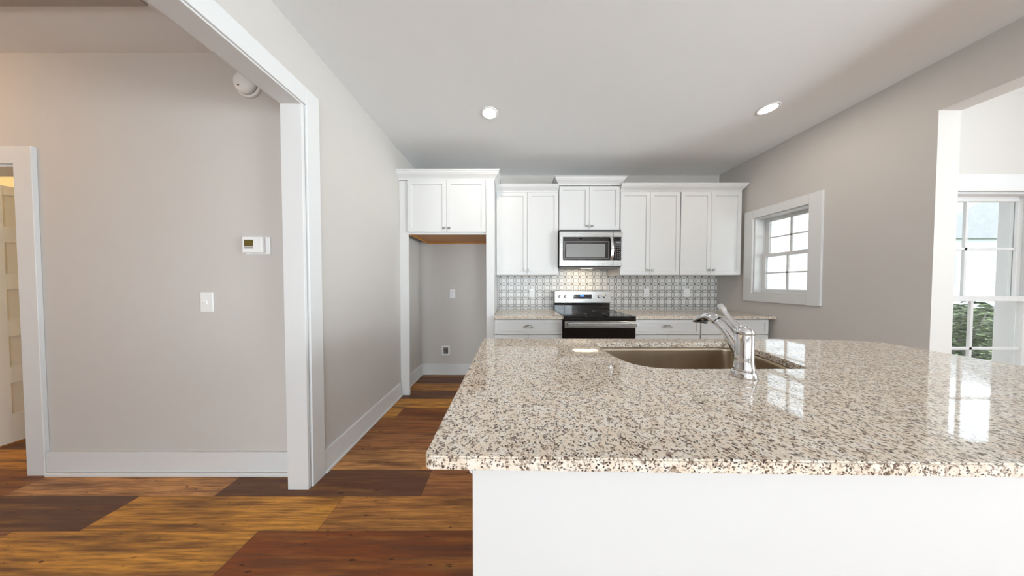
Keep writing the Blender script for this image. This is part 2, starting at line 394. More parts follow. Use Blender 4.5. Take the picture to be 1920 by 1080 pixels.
baseboard('baseboard_nook', [(XRo, 6.13, YN - BT, YN, 0, BH)], [(XRo, 6.13, YN - BT - 0.012, YN - BT, 0, 0.02)], 'white baseboard under the breakfast room window')

# hall door, open into the small room
d_ = sempty('door_1', (-3.6, YH + 0.07, 0), 'white five panel door standing open at the far left', 'door')
fin('casing', boxes((DX1 + 0.004, DX1 + 0.122, YH - 0.02, YH, 0, 2.15), (DX0 - 0.122, DX1 + 0.004, YH - 0.02, YH, DZ - 0.006, 2.15), (DX0 - 0.122, DX0 - 0.004, YH - 0.02, YH, 0, DZ - 0.006), bev=0.002), M['trim'], d_)
fin('jamb', boxes((DX1 - 0.018, DX1 - 0.0005, YH - 0.004, YH + 0.14, 0, DZ), (DX0 + 0.0005, DX0 + 0.018, YH - 0.004, YH + 0.14, 0, DZ), (DX0 + 0.018, DX1 - 0.018, YH - 0.004, YH + 0.14, DZ - 0.018, DZ), bev=0.0015), M['trim'], d_)
bm = bmesh.new()
# leaf: stiles, rails and recessed panels, built along +Y in the plane x = DX0
LX0, LX1 = DX0 + 0.0, DX0 + 0.036
L0, L1 = YH + 0.15, YH + 0.15 + 0.745
st = 0.115
box(bm, LX0, LX1, L0, L0 + 0.13, 0.012, 2.03, bev=0.001); box(bm, LX0, LX1, L1 - st, L1, 0.012, 2.03, bev=0.001)
zr = [0.012, 0.29]; ph = 0.247; gp = 0.1225
zz = 0.235; zs = []
for i in range(5):
    zs.append((zz, zz + ph)); zz += ph + gp
prev = 0.012
for a, b_ in zs:
    box(bm, LX0, LX1, L0 + 0.13, L1 - st, prev, a, bev=0.001); prev = b_
box(bm, LX0, LX1, L0 + 0.13, L1 - st, prev, 2.03, bev=0.001)
leaf = fin('door_leaf', bm, M['door'], d_)
bm = bmesh.new()
for a, b_ in zs: box(bm, LX0 + 0.008, LX1 - 0.014, L0 + 0.13, L1 - st, a, b_)
ORG[leaf.name] = ORG[d_.name]
fin('door_panel', bm, M['door'], leaf)
bm = bmesh.new(); lathe(bm, [(0.026, 0), (0.026, 0.006), (0.010, 0.012), (0.010, 0.03), (0.026, 0.045), (0.028, 0.058), (0.018, 0.07)], (LX1, L1 - 0.06, 0.95), (1, 0, 0), 20)
fin('door_knob', bm, M['nickel'], leaf)

# ------------------------------------------------------------------ kitchen window in the right wall
w_ = sempty('window_1', (XR, (WY0 + WY1) / 2, WZ0), 'small white double hung window in the right wall', 'window')
cw = 0.095
fin('casing', boxes((XR - 0.02, XR, WY0 - cw, WY0, WZ0 - cw, WZ1 + cw), (XR - 0.02, XR, WY1, WY1 + cw, WZ0 - cw, WZ1 + cw),
    (XR - 0.02, XR, WY0, WY1, WZ1, WZ1 + cw), (XR - 0.02, XR, WY0, WY1, WZ0 - cw, WZ0), bev=0.002), M['trim'], w_)
fin('jamb', boxes((XR, XRo, WY0 + 0.0005, WY0 + 0.014, WZ0 + 0.001, WZ1 - 0.001), (XR, XRo, WY1 - 0.014, WY1 - 0.0005, WZ0 + 0.001, WZ1 - 0.001),
    (XR, XRo, WY0 + 0.014, WY1 - 0.014, WZ1 - 0.014, WZ1 - 0.001), (XR, XRo, WY0 + 0.014, WY1 - 0.014, WZ0 + 0.001, WZ0 + 0.014), bev=0.001), M['trim'], w_)
def sash_x(name, x, y0, y1, z0, z1, par, t=0.03, fr=0.036, mid=True):
    b = [(x, x+t, y0, y0+fr, z0, z1), (x, x+t, y1-fr, y1, z0, z1), (x, x+t, y0+fr, y1-fr, z0, z0+fr), (x, x+t, y0+fr, y1-fr, z1-fr, z1)]
    s = fin(name, boxes(*b, bev=0.0015), M['trim'], par); ORG[s.name] = ORG[par.name]
    ym, zm = (y0+y1)/2, (z0+z1)/2
    fin('muntin', boxes((x+0.008, x+0.022, ym-0.008, ym+0.008, z0+fr, z1-fr), (x+0.008, x+0.022, y0+fr, y1-fr, zm-0.008, zm+0.008)), M['trim'], s)
    fin('pane', boxes((x+0.013, x+0.017, y0+fr, y1-fr, z0+fr, z1-fr)), M['glass'], s)
zmid = (WZ0 + WZ1) / 2
sash_x('lower_sash', XR + 0.085, WY0 + 0.014, WY1 - 0.014, WZ0 + 0.014, zmid + 0.018, w_)
sash_x('upper_sash', XR + 0.118, WY0 + 0.014, WY1 - 0.014, zmid - 0.018, WZ1 - 0.014, w_)

# ------------------------------------------------------------------ tall window in the breakfast room
w_ = sempty('window_2', ((NX0 + NX1) / 2, YN, NZ0), 'tall white double hung window at the right edge', 'window')
cn = 0.13
fin('casing', boxes((NX0 - 0.09, NX0, YN - 0.02, YN, NZ0 - 0.09, NZ1 + cn), (NX1, NX1 + 0.09, YN - 0.02, YN, NZ0 - 0.09, NZ1 + cn),
    (NX0, NX1, YN - 0.02, YN, NZ1, NZ1 + cn), (NX0, NX1, YN - 0.02, YN, NZ0 - 0.09, NZ0), bev=0.002), M['trim'], w_)
fin('jamb', boxes((NX0 + 0.0005, NX0 + 0.014, YN, YN + 0.15, NZ0 + 0.001, NZ1 - 0.001), (NX1 - 0.014, NX1 - 0.0005, YN, YN + 0.15, NZ0 + 0.001, NZ1 - 0.001),
    (NX0 + 0.014, NX1 - 0.014, YN, YN + 0.15, NZ1 - 0.014, NZ1 - 0.001), (NX0 + 0.014, NX1 - 0.014, YN, YN + 0.15, NZ0 + 0.001, NZ0 + 0.014), bev=0.001), M['trim'], w_)
def sash_y(name, y, x0, x1, z0, z1, par, t=0.03, fr=0.04):
    b = [(x0, x0+fr, y, y+t, z0, z1), (x1-fr, x1, y, y+t, z0, z1), (x0+fr, x1-fr, y, y+t, z0, z0+fr), (x0+fr, x1-fr, y, y+t, z1-fr, z1)]
    s = fin(name, boxes(*b, bev=0.0015), M['trim'], par); ORG[s.name] = ORG[par.name]
    xm, zm = (x0+x1)/2, (z0+z1)/2
    fin('muntin', boxes((xm-0.01, xm+0.01, y+0.008, y+0.022, z0+fr, z1-fr), (x0+fr, x1-fr, y+0.008, y+0.022, zm-0.01, zm+0.01)), M['trim'], s)
    fin('pane', boxes((x0+fr, x1-fr, y+0.013, y+0.017, z0+fr, z1-fr)), M['glass'], s)
zmid = (NZ0 + NZ1) / 2
sash_y('lower_sash', YN + 0.02, NX0 + 0.014, NX1 - 0.014, NZ0 + 0.014, zmid + 0.02, w_)
sash_y('upper_sash', YN + 0.055, NX0 + 0.014, NX1 - 0.014, zmid - 0.02, NZ1 - 0.014, w_)
# windows behind and beside the camera (only seen as reflections)
k = 3
for a, b_ in rw:
    w_ = sempty('window_%d' % k, ((a+b_)/2, YREAR, 0.35), 'window in the rear wall', 'window'); k += 1
    sash_y('sash', YREAR - 0.09, a, b_, 0.35, 2.35, w_, fr=0.06)
w_ = sempty('window_%d' % k, (6.15, -1.6, 0.35), 'window in the side wall of the breakfast room', 'window')
sash_x('sash', 6.2, SY0, SY1, 0.35, 2.35, w_, fr=0.06)

# ------------------------------------------------------------------ cabinets
def knob(x, yf, z, par, tilt=0):
    bm = bmesh.new(); lathe(bm, [(0.006, 0), (0.006, 0.012)], (x, yf + 0.0005, z), (0, -1, 0), 12)
    box(bm, x - 0.0135, x + 0.0135, yf - 0.024, yf - 0.012, z - 0.0125, z + 0.0125, bev=0.003, seg=2)
    fin('knob', bm, M['knob'], par)
def cup_pull(x, yf, z, par):
    bm = bmesh.new(); segs, rr = 16, 7
    for (a, h_, d) in ((0.047, 0.030, 0.028), ):
        g = []
        for i in range(segs + 1):
            th = math.pi * i / segs; row = []
            for j in range(rr + 1):
                ph_ = math.pi / 2 * j / rr
                row.append(bm.verts.new((x - a * math.cos(th) * math.cos(ph_) if True else 0, yf - d * math.sin(ph_) * (0.25 + 0.75 * math.sin(th)) , z - 0.012 + h_ * math.sin(th) * math.cos(ph_) + 0.006 * math.sin(ph_))))
            g.append(row)
        for i in range(segs):
            for j in range(rr):
                try: bm.faces.new((g[i][j], g[i+1][j], g[i+1][j+1], g[i][j+1])).smooth = True
                except ValueError: pass
    geom = bmesh.ops.solidify(bm, geom=bm.faces[:], thickness=0.002)
    box(bm, x - 0.052, x - 0.044, yf - 0.004, yf + 0.0005, z - 0.016, z - 0.002, bev=0.001); box(bm, x + 0.044, x + 0.052, yf - 0.004, yf + 0.0005, z - 0.016, z - 0.002, bev=0.001)
    fin('cup_pull', bm, M['nickel'], par)
def crown_prof(z, h, p):
    return [(0, z), (0.006, z), (0.008, z + 0.14*h), (0.30*p, z + 0.30*h), (0.62*p, z + 0.52*h), (0.84*p, z + 0.74*h), (0.88*p, z + 0.86*h), (p, z + 0.88*h), (p, z + h), (0, z + h)]
def upper(name, label, x0, x1, z0, z1, yf, knobs_z, door=(0.004, 0.004), bottom=None, mid=0.003):
    # yf: front plane of the doors
    t = thing(name, label, 'cabinet', ((x0+x1)/2, YB - 0.02, z0), 'white wall cabinets')
    fin('body', boxes((x0, x1, yf + 0.021, YB - 0.0005, z0 + (0.012 if bottom else 0), z1)), M['cabinet'], t)
    xm = (x0+x1)/2; doors = []
    for a, b_, s in ((x0 + door[0], xm - mid/2, 1), (xm + mid/2, x1 - door[1], -1)):
        d = fin('door', shaker(a, b_, yf, z0 + (0.014 if bottom else 0.003), z1 - 0.004, t=0.0205), M['cabinet'], t); ORG[d.name] = ORG[t.name]
        knob(xm - s * 0.03, yf, knobs_z, d)
    if bottom:
        fin('bottom_panel', boxes((x0, x1, yf + 0.03, YB - 0.001, z0 + 0.004, z0 + 0.0118)), M['maple'], t)
        fin('bottom_rail', boxes((x0, x1, yf + 0.021, yf + 0.0295, z0 - 0.010, z0 + 0.0118)), M['cabinet'], t)
        fin('cleat', boxes((x0, x0 + 0.02, yf + 0.031, YB - 0.001, z0 - 0.012, z0 + 0.0035), (x0 + 0.02, x1, YB - 0.02, YB - 0.001, z0 - 0.012, z0 + 0.0035)), M['maple'], t)
    return t
YU = 2.745
# refrigerator alcove: cabinet, slim left stile and full height right panel
FY = 2.495
t = upper('refrigerator_wall_cabinet', 'deep white two door cabinet above the empty refrigerator alcove', XL + 0.10, -0.288, 1.825, 2.412, FY, 1.88, bottom=True)
fin('face_stile', boxes((XL + 0.002, XL + 0.0995, FY + 0.022, FY + 0.045, 0.0, 2.412)), M['cabinet'], t)
bm = bmesh.new(); moulding(bm, [(XL + 0.001, FY + 0.018), (-0.198, FY + 0.018), (-0.198, YB - 0.0005)], [(0, -1), (1, -1), (1, 0)], crown_prof(2.414, 0.092, 0.062)); fin('crown', bm, M['cabinet'], t)
tag(fin('refrigerator_side_panel', boxes((-0.2865, -0.2, FY + 0.002, YB - 0.0005, 0, 2.412), bev=0.001), M['cabinet']), 'tall white panel forming the right side of the refrigerator alcove', 'cabinet panel')

t = upper('wall_cabinet', 'tall white two door wall cabinet left of the microwave', -0.194, 0.566, 1.37, 2.38, YU, 1.432)
bm = bmesh.new(); moulding(bm, [(-0.194, YU + 0.018), (0.566, YU + 0.018)], [(0, -1), (0, -1)], crown_prof(2.382, 0.08, 0.06)); fin('crown', bm, M['cabinet'], t)
t = upper('microwave_wall_cabinet', 'short raised white cabinet directly above the microwave', 0.572, 1.312, 1.915, 2.452, YU, 1.965)
bm = bmesh.new(); moulding(bm, [(0.572, YB - 0.0005), (0.572, YU + 0.012), (1.312, YU + 0.012), (1.312, YB - 0.0005)], [(-1, 0), (-1, -1), (1, -1), (1, 0)], crown_prof(2.463, 0.09, 0.062)); fin('crown', bm, M['cabinet'], t)
upper('wall_cabinet', 'tall white two door wall cabinet just right of the microwave', 1.318, 2.052, 1.37, 2.385, YU, 1.432)
upper('wall_cabinet', 'tall white two door wall cabinet nearest the small window', 2.056, 2.80, 1.37, 2.385, YU, 1.432)
bm = bmesh.new(); moulding(bm, [(1.321, YU + 0.018), (2.80, YU + 0.018), (2.80, YB - 0.0005)], [(0, -1), (0.6, -1), (0.6, 0)], crown_prof(2.387, 0.085, 0.06))
tag(fin('crown_moulding', bm, M['cabinet']), 'white crown moulding running along the top of the two right wall cabinets', 'moulding')

def base_cab(label, x0, x1, name='base_cabinet'):
    yf = 2.43
    t = thing(name, label, 'cabinet', ((x0+x1)/2, 2.8, 0), 'white base cabinets')
    fin('body', boxes((x0, x1, yf + 0.021, YB - 0.0005, 0.10, 0.8835)), M['cabinet'], t)
    fin('toe_kick', boxes((x0, x1, yf + 0.09, YB - 0.0005, 0, 0.0995)), M['cabinet'], t)
    d = fin('drawer', shaker(x0 + 0.006, x1 - 0.006, yf, 0.712, 0.872, t=0.0205, rail=0.045), M['cabinet'], t); ORG[d.name] = ORG[t.name]
    cup_pull((x0+x1)/2, yf, 0.80, d)
    xm = (x0+x1)/2
    for a, b_, s in ((x0 + 0.006, xm - 0.0015, 1), (xm + 0.0015, x1 - 0.006, -1)):
        d = fin('door', shaker(a, b_, yf, 0.11, 0.706, t=0.0205), M['cabinet'], t); ORG[d.name] = ORG[t.name]
        knob(xm - s * 0.03, yf, 0.65, d)
base_cab('white base cabinet with one cup pull drawer left of the range', -0.194, 0.552)
base_cab('white base cabinet with one cup pull drawer just right of the range', 1.33, 2.055)
base_cab('white base cabinet in the corner below the small window, behind the faucet', 2.058, 2.80)
def slab(name, label, x0, x1):
    bm = bmesh.new(); box(bm, x0, x1, 2.40, YB - 0.0005, 0.884, 0.914, bev=0.003, seg=2)
    tag(fin(name, bm, M['granite'], origin=(0, 0, 0)), label, 'countertop')
slab('countertop', 'short granite countertop left of the range', -0.196, 0.554)
slab('countertop', 'long granite countertop right of the range running to the right wall', 1.328, XR - 0.0005)

# backsplash
tag(fin('backsplash', boxes((-0.196, 0.566, YB - 0.010, YB - 0.0005, 0.9145, 1.3695), (0.566, 1.318, YB - 0.010, YB - 0.0005, 0.9145, 1.46), (1.318, XR - 0.0005, YB - 0.010, YB - 0.0005, 0.9145, 1.3695)), M['tile'], origin=(0, 0, 0)),
    'white tile backsplash patterned with dark interlaced oval chains', 'backsplash')

# ------------------------------------------------------------------ outlets, switch, thermostat, boxes
def plate_y(name, label, cat, x, y, z, w=0.072, h=0.118, kind='outlet', group=None):
    t = thing(name, label, cat, (x, y, z), group)
    bm = bmesh.new(); box(bm, x - w/2, x + w/2, y - 0.006, y, z - h/2, z + h/2, bev=0.0025, seg=2)
    p = fin('cover_plate', bm, M['plastic'], t)
    if kind == 'outlet':
        for s in (-1, 1):
            bm = bmesh.new(); box(bm, x - 0.016, x + 0.016, y - 0.009, y - 0.0055, z + s*0.02 - 0.014, z + s*0.02 + 0.014, bev=0.004, seg=2)
            so_ = fin('socket', bm, M['plastic'], t); ORG[so_.name] = ORG[t.name]
            fin('slot', boxes((x - 0.008, x - 0.006, y - 0.0095, y - 0.0088, z + s*0.02 - 0.005, z + s*0.02 + 0.006), (x + 0.006, x + 0.008, y - 0.0095, y - 0.0088, z + s*0.02 - 0.004, z + s*0.02 + 0.006),
                (x - 0.002, x + 0.002, y - 0.0095, y - 0.0088, z + s*0.02 - 0.011, z + s*0.02 - 0.007)), M['slot'], so_)
    elif kind == 'rocker':
        bm = bmesh.new(); box(bm, x - 0.017, x + 0.017, y - 0.010, y - 0.0055, z - 0.033, z + 0.033, bev=0.002); fin('rocker', bm, M['plastic'], t)
    else:
        bm = bmesh.new(); box(bm, x - 0.006, x + 0.006, y - 0.009, y - 0.0055, z - 0.013, z + 0.013, bev=0.001)
        sweep(bm, [(x, y - 0.007, z), (x - 0.002, y - 0.016, z + 0.007), (x - 0.004, y - 0.022, z + 0.011)], [(0.005, 0.004)] * 3, seg=8)
        fin('toggle', bm, M['plastic'], t)
    return t
plate_y('wall_outlet', 'white outlet high on the wall inside the refrigerator alcove', 'outlet', -0.822, YB, 1.128)
ty = YB - 0.010
plate_y('wall_outlet', 'white outlet on the patterned tile left of the range', 'outlet', 0.275, ty, 1.135, group='outlets on the backsplash')
plate_y('wall_outlet', 'white outlet on the patterned tile just right of the range', 'outlet', 1.855, ty, 1.14, group='outlets on the backsplash')
plate_y('light_switch', 'white switch plate on the patterned tile nearest the small window', 'light switch', 2.41, ty, 1.14, kind='rocker', w=0.082)
plate_y('light_switch', 'white toggle light switch on the hall wall below the thermostat', 'light switch', -2.0, YH, 1.147, w=0.082, h=0.128, kind='toggle')
# water supply box
t = thing('water_supply_box', 'small white icemaker water box low on the alcove wall', 'water box', (-0.92, YB, 0.33))
x, z, y = -0.92, 0.335, YB
bm = boxes((x-0.056, x-0.034, y-0.012, y, z-0.068, z+0.068), (x+0.034, x+0.056, y-0.012, y, z-0.068, z+0.068), (x-0.034, x+0.034, y-0.012, y, z+0.045, z+0.068), (x-0.034, x+0.034, y-0.012, y, z-0.068, z-0.045), bev=0.003)
fin('frame', bm, M['plastic'], t); fin('recess', boxes((x-0.034, x+0.034, y-0.003, y-0.0005, z-0.045, z+0.045)), M['lcd'], t)
bm = boxes((x-0.026, x+0.026, y-0.010, y-0.003, z+0.0, z+0.018)); lathe(bm, [(0.009, 0), (0.009, 0.04)], (x + 0.012, y - 0.012, z - 0.035), (0, 0, 1), 12)
fin('valve', bm, M['slot'], t)
# thermostat
t = thing('thermostat', 'white thermostat with small olive display on the hall wall', 'thermostat', (-1.655, YH, 1.515))
bm = bmesh.new(); box(bm, -1.735, -1.575, YH - 0.006, YH, 1.457, 1.573, bev=0.005, seg=3); fin('wall_plate', bm, M['plastic'], t)
bm = bmesh.new(); box(bm, -1.733, -1.605, YH - 0.028, YH - 0.006, 1.466, 1.569, bev=0.005, seg=3); fin('housing', bm, M['plastic'], t)
fin('display', boxes((-1.717, -1.660, YH - 0.0292, YH - 0.028, 1.508, 1.549)), M['olive'], t)
fin('button', boxes((-1.717, -1.660, YH - 0.0305, YH - 0.028, 1.494, 1.505)), M['grey'], t)
# alarm on the hall wall
t = thing('smoke_alarm', 'round white smoke alarm high on the hall wall beside the opening', 'smoke alarm', (-1.685, YH, 2.535))
bm = bmesh.new(); lathe(bm, [(0.076, 0), (0.076, 0.012), (0.070, 0.018)], (-1.685, YH, 2.535), (0, -1, 0), 36); fin('base', bm, M['plastic'], t)
bm = bmesh.new(); lathe(bm, [(0.060, 0), (0.060, 0.004)], (-1.685, YH - 0.018, 2.535), (0, -1, 0), 36); fin('vent_ring', bm, M['slot'], t)
bm = bmesh.new(); lathe(bm, [(0.067, 0), (0.066, 0.012), (0.055, 0.025), (0.03, 0.033), (0.008, 0.035)], (-1.685, YH - 0.022, 2.535), (0, -1, 0), 36); fin('dome', bm, M['plastic'], t)
bm = bmesh.new(); lathe(bm, [(0.007, 0), (0.006, 0.003)], (-1.70, YH - 0.052, 2.505), (0, -1, 0.25), 12); fin('indicator', bm, M['slot'], t)
# return air grille in the hall ceiling
t = thing('ceiling_vent', 'taupe louvred return air grille in the hall ceiling', 'ceiling vent', (-2.6, 0.9, H))
fin('frame', boxes((-3.25, -1.93, 1.19, 1.22, H - 0.012, H), (-3.25, -1.93, 0.5, 0.53, H - 0.012, H), (-3.25, -3.22, 0.53, 1.19, H - 0.012, H), (-1.96, -1.93, 0.53, 1.19, H - 0.012, H), bev=0.002), M['grille'], t)
bm = bmesh.new()
for i in range(84): box(bm, -3.22 + 0.015 * i, -3.22 + 0.015 * i + 0.007, 0.53, 1.19, H - 0.010, H - 0.001)
fin('louvres', bm, M['grille'], t)

# ------------------------------------------------------------------ recessed downlights
for x, y, lab in ((-0.195, 1.98, 'lit recessed downlight in the ceiling above the aisle, the left one'), (2.17, 1.93, 'lit recessed downlight in the ceiling near the small window, the right one')):
    t = thing('recessed_downlight', lab, 'ceiling light', (x, y, H), 'recessed downlights')
    bm = bmesh.new(); lathe(bm, [(0.075, 0), (0.075, 0.003), (0.066, 0.006), (0.056, 0.004), (0.056, 0.0)], (x, y, H), (0, 0, -1), 40, cap=False); fin('trim_ring', bm, M['plastic'], t)
    bm = bmesh.new(); lathe(bm, [(0.056, 0), (0.056, 0.0025)], (x, y, H), (0, 0, -1), 40); fin('lens', bm, M['lens'], t)
    l = bpy.data.lights.new('downlight', 'AREA'); l.shape = 'DISK'; l.size = 0.10; l.energy = 2.5; l.color = (1.0, 0.90, 0.78)
    o = bpy.data.objects.new('downlight', l); COL.objects.link(o); o.location = (x, y, H - 0.012)

# ------------------------------------------------------------------ microwave
x0, x1, yf, z0, z1 = 0.566, 1.314, 2.67, 1.462, 1.884
t = thing('microwave', 'stainless over the range microwave with black glass door', 'microwave', ((x0+x1)/2, 2.85, z0))
fin('housing', boxes((x0 + 0.006, x1 - 0.004, yf + 0.03, YB - 0.011, z0, z1 + 0.028), bev=0.002), M['blackplastic'], t)
xd = x0 + 0.64
bm = bmesh.new(); box(bm, x0, xd - 0.0, yf, yf + 0.029, z0 + 0.012, z1, bev=0.004, seg=2)
d = fin('door', bm, M['steel'], t); ORG[d.name] = ORG[t.name]
fin('door_glass', boxes((x0 + 0.038, xd - 0.001, yf - 0.003, yf - 0.0002, z0 + 0.082, z1 - 0.064), bev=0.001), M['mwglass'], d)
fin('window', boxes((x0 + 0.075, xd - 0.10, yf - 0.0045, yf - 0.0028, z0 + 0.115, z1 - 0.145), bev=0.0008), M['mwscreen'], d)
# frame lines of the window
ww = (x0 + 0.05, xd - 0.052, z0 + 0.095, z1 - 0.115)
fin('window_border', boxes((ww[0], ww[1], yf - 0.0042, yf - 0.0028, ww[3] - 0.012, ww[3]), (ww[0], ww[1], yf - 0.0042, yf - 0.0028, ww[2], ww[2] + 0.012), (ww[0], ww[0] + 0.012, yf - 0.0042, yf - 0.0028, ww[2] + 0.012, ww[3] - 0.012), (ww[1] - 0.012, ww[1], yf - 0.0042, yf - 0.0028, ww[2] + 0.012, ww[3] - 0.012)), M['button'], d)
bm = bmesh.new(); box(bm, xd + 0.002, x1, yf, yf + 0.029, z0 + 0.012, z1, bev=0.004, seg=2); p = fin('control_panel', bm, M['steel'], t); ORG[p.name] = ORG[t.name]
fin('panel_glass', boxes((xd + 0.0025, x1 - 0.018, yf - 0.003, yf - 0.0002, z0 + 0.082, z1 - 0.064), bev=0.001), M['blackglass'], p)
fin('display', boxes((xd + 0.022, x1 - 0.034, yf - 0.0042, yf - 0.0028, z1 - 0.138, z1 - 0.117)), M['lcd'], p)
bm = bmesh.new()
for r in range(7):
    for c in range(3): box(bm, xd + 0.018 + c*0.023, xd + 0.030 + c*0.023, yf - 0.0042, yf - 0.0028, z1 - 0.168 - r*0.025, z1 - 0.161 - r*0.025)
fin('keypad', bm, M['button'], p)
bm = bmesh.new(); pts = smooth_path([(xd - 0.036, yf - 0.004, z0 + 0.086), (xd - 0.033, yf - 0.028, z0 + 0.11), (xd - 0.028, yf - 0.040, z0 + 0.215), (xd - 0.033, yf - 0.028, z1 - 0.09), (xd - 0.036, yf - 0.004, z1 - 0.066)], 6)
sweep(bm, pts, [(0.017, 0.006)] * len(pts), (1, 0, 0), 16); fin('handle', bm, M['chrome'], d)
bm = bmesh.new(); lathe(bm, [(0.0, 0), (0.021, 0.0), (0.019, 0.002)], (x0 + 0.25, yf - 0.003, z1 - 0.086), (0, -1, 0), 24, cap=False); bmesh.ops.scale(bm, vec=(1, 1, 0.55), space=Matrix.Translation((0, 0, -(z1 - 0.086))), verts=bm.verts); fin('badge', bm, M['plastic'], d)
fin('underside', boxes((x0 + 0.02, x1 - 0.02, yf + 0.04, YB - 0.03, z0 - 0.004, z0 - 0.0002)), M['grey'], t)
fin('cooktop_lamp', boxes((0.87, 1.01, 2.815, 2.855, z0 - 0.008, z0 - 0.0042)), M['mwlens'], t)
area('cooktop_light', (0.94, 2.85, z0 - 0.014), (0, 0.12, -1), 0.3, 0.14, 0.8, (1.0, 0.78, 0.5))

# ------------------------------------------------------------------ range
x0, x1 = 0.558, 1.325
t = thing('electric_range', 'stainless electric range with black glass cooktop and oven door', 'range', ((x0+x1)/2, 2.75, 0))
fin('body', boxes((x0 + 0.002, x1 - 0.002, 2.425, YB - 0.012, 0.03, 0.90), bev=0.002), M['blackplastic'], t)
bm = bmesh.new(); box(bm, x0, x1, 2.385, 3.0, 0.9005, 0.918, bev=0.003, seg=2); ck = fin('cooktop', bm, M['blackglass'], t); ORG[ck.name] = ORG[t.name]
for cx, cy, r in ((0.75, 2.56, 0.10), (1.13, 2.56, 0.085), (0.75, 2.84, 0.075), (1.13, 2.84, 0.10)):
    bm = bmesh.new(); lathe(bm, [(r, 0), (r, 0.0004), (r - 0.004, 0.0004), (r - 0.004, 0)], (cx, cy, 0.9181), (0, 0, 1), 48, cap=False); fin('burner_ring', bm, M['grey'], ck)
bm = bmesh.new(); box(bm, x0 + 0.012, x1 - 0.012, 3.0, YB - 0.012, 0.88, 1.005, bev=0.004, seg=2); fin('guard_lower', bm, M['blackglass'], t)
bm = bmesh.new(); box(bm, x0 + 0.008, x1 - 0.008, 2.972, YB - 0.0125, 1.005, 1.168, bev=0.008, seg=3); bgd = fin('backguard', bm, M['steel'], t); ORG[bgd.name] = ORG[t.name]
fin('control_display', boxes((0.815, 1.058, 2.969, 2.9718, 1.062, 1.125)), M['blackglass'], bgd)
fin('clock', boxes((0.905, 0.955, 2.9675, 2.969, 1.092, 1.118)), M['bluelcd'], bgd)
for xx in (0.832, 0.975):
    for r in range(2):
        for c in range(3): fin('control_button', boxes((xx + c*0.022, xx + c*0.022 + 0.013, 2.9675, 2.9688, 1.072 + r*0.026, 1.079 + r*0.026)), M['button'], bgd)
for kx in (0.640, 0.716, 1.158, 1.230):
    bm = bmesh.new(); lathe(bm, [(0.024, 0), (0.024, 0.006), (0.020, 0.008), (0.018, 0.024), (0.015, 0.027)], (kx, 2.972, 1.095), (0, -1, 0), 28)
    box(bm, kx - 0.004, kx + 0.004, 2.941, 2.947, 1.077, 1.113, bev=0.001); fin('control_knob', bm, M['steel'], bgd)
bm = bmesh.new(); box(bm, x0 + 0.003, x1 - 0.003, 2.385, 2.424, 0.245, 0.862, bev=0.003); od = fin('oven_door', bm, M['ovenglass'], t); ORG[od.name] = ORG[t.name]
bm = bmesh.new(); box(bm, x0, x1, 2.383, 2.424, 0.8625, 0.8995, bev=0.003); fin('front_rail', bm, M['blackglass'], t)
bm = bmesh.new(); box(bm, x0 + 0.004, x1 - 0.004, 2.378, 2.3845, 0.792, 0.862, bev=0.002); fin('door_top_rail', bm, M['steel'], od)
bm = bmesh.new(); box(bm, x0 + 0.03, x1 - 0.006, 2.335, 2.358, 0.810, 0.858, bev=0.008, seg=3)
box(bm, x0 + 0.05, x0 + 0.08, 2.357, 2.379, 0.815, 0.850); box(bm, x1 - 0.06, x1 - 0.03, 2.357, 2.379, 0.815, 0.850); fin('door_handle', bm, M['steel'], od)
bm = bmesh.new(); box(bm, x0 + 0.003, x1 - 0.003, 2.39, 2.424, 0.06, 0.238, bev=0.003); fin('storage_drawer', bm, M['steel'], t)
for fx in (x0 + 0.05, x1 - 0.05):
    for fy in (2.48, 3.0):
        bm = bmesh.new(); lathe(bm, [(0.02, 0), (0.015, 0.0299)], (fx, fy, 0), (0, 0, 1), 12); fin('leg', bm, M['blackplastic'], t)

# ------------------------------------------------------------------ island
ZT, ZBt = 0.930, 0.9025
def round_poly(pts, radii, seg=6):
    out = []; n_ = len(pts)
    for i in range(n_):
        p = Vector(pts[i]); a = Vector(pts[i-1]); b_ = Vector(pts[(i+1) % n_]); r = radii[i]
        if r <= 0: out.append(tuple(p)); continue
        da = (a - p); db = (b_ - p); ua = da.normalized(); ub = db.normalized()
        pa = p + ua * min(r, da.length*0.49); pb = p + ub * min(r, db.length*0.49)
        for k_ in range(seg + 1):
            s = k_ / seg; q = pa * (1-s)**2 + p * 2*s*(1-s) + pb * s*s; out.append((q.x, q.y))
    return out
outer = round_poly([(-0.174, 0.432), (2.06, 0.395), (2.135, 1.30), (1.78, 1.365), (-0.174, 1.372)], [0.018, 0.02, 0.05, 0.3, 0.02])
hole = round_poly([(0.47, 1.275), (0.462, 1.10), (0.515, 0.885), (1.185, 0.885), (1.255, 1.13), (1.235, 1.275)], [0.045, 0.14, 0.16, 0.03, 0.06, 0.05], 8)
def slab_with_hole(bm, outer, hole, z0, z1):
    def loop(pts, z): return [bm.verts.new((x, y, z)) for x, y in pts]
    rings = {}
    for z in (z0, z1):
        o, h = loop(outer, z), loop(hole, z); rings[z] = (o, h)
        es = [bm.edges.new((a[i], a[(i+1) % len(a)])) for a in (o, h) for i in range(len(a))]
        bmesh.ops.triangle_fill(bm, edges=es, use_beauty=True)
    for kk in (0, 1):
        a, b_ = rings[z0][kk], rings[z1][kk]
        for i in range(len(a)): bm.faces.new((a[i], a[(i+1) % len(a)], b_[(i+1) % len(a)], b_[i]))
    return rings
bm = bmesh.new(); rg = slab_with_hole(bm, outer, hole, ZBt, ZT)
bmesh.ops.recalc_face_normals(bm, faces=bm.faces)
top = set(rg[ZT][0]) | set(rg[ZT][1]) | set(rg[ZBt][0])
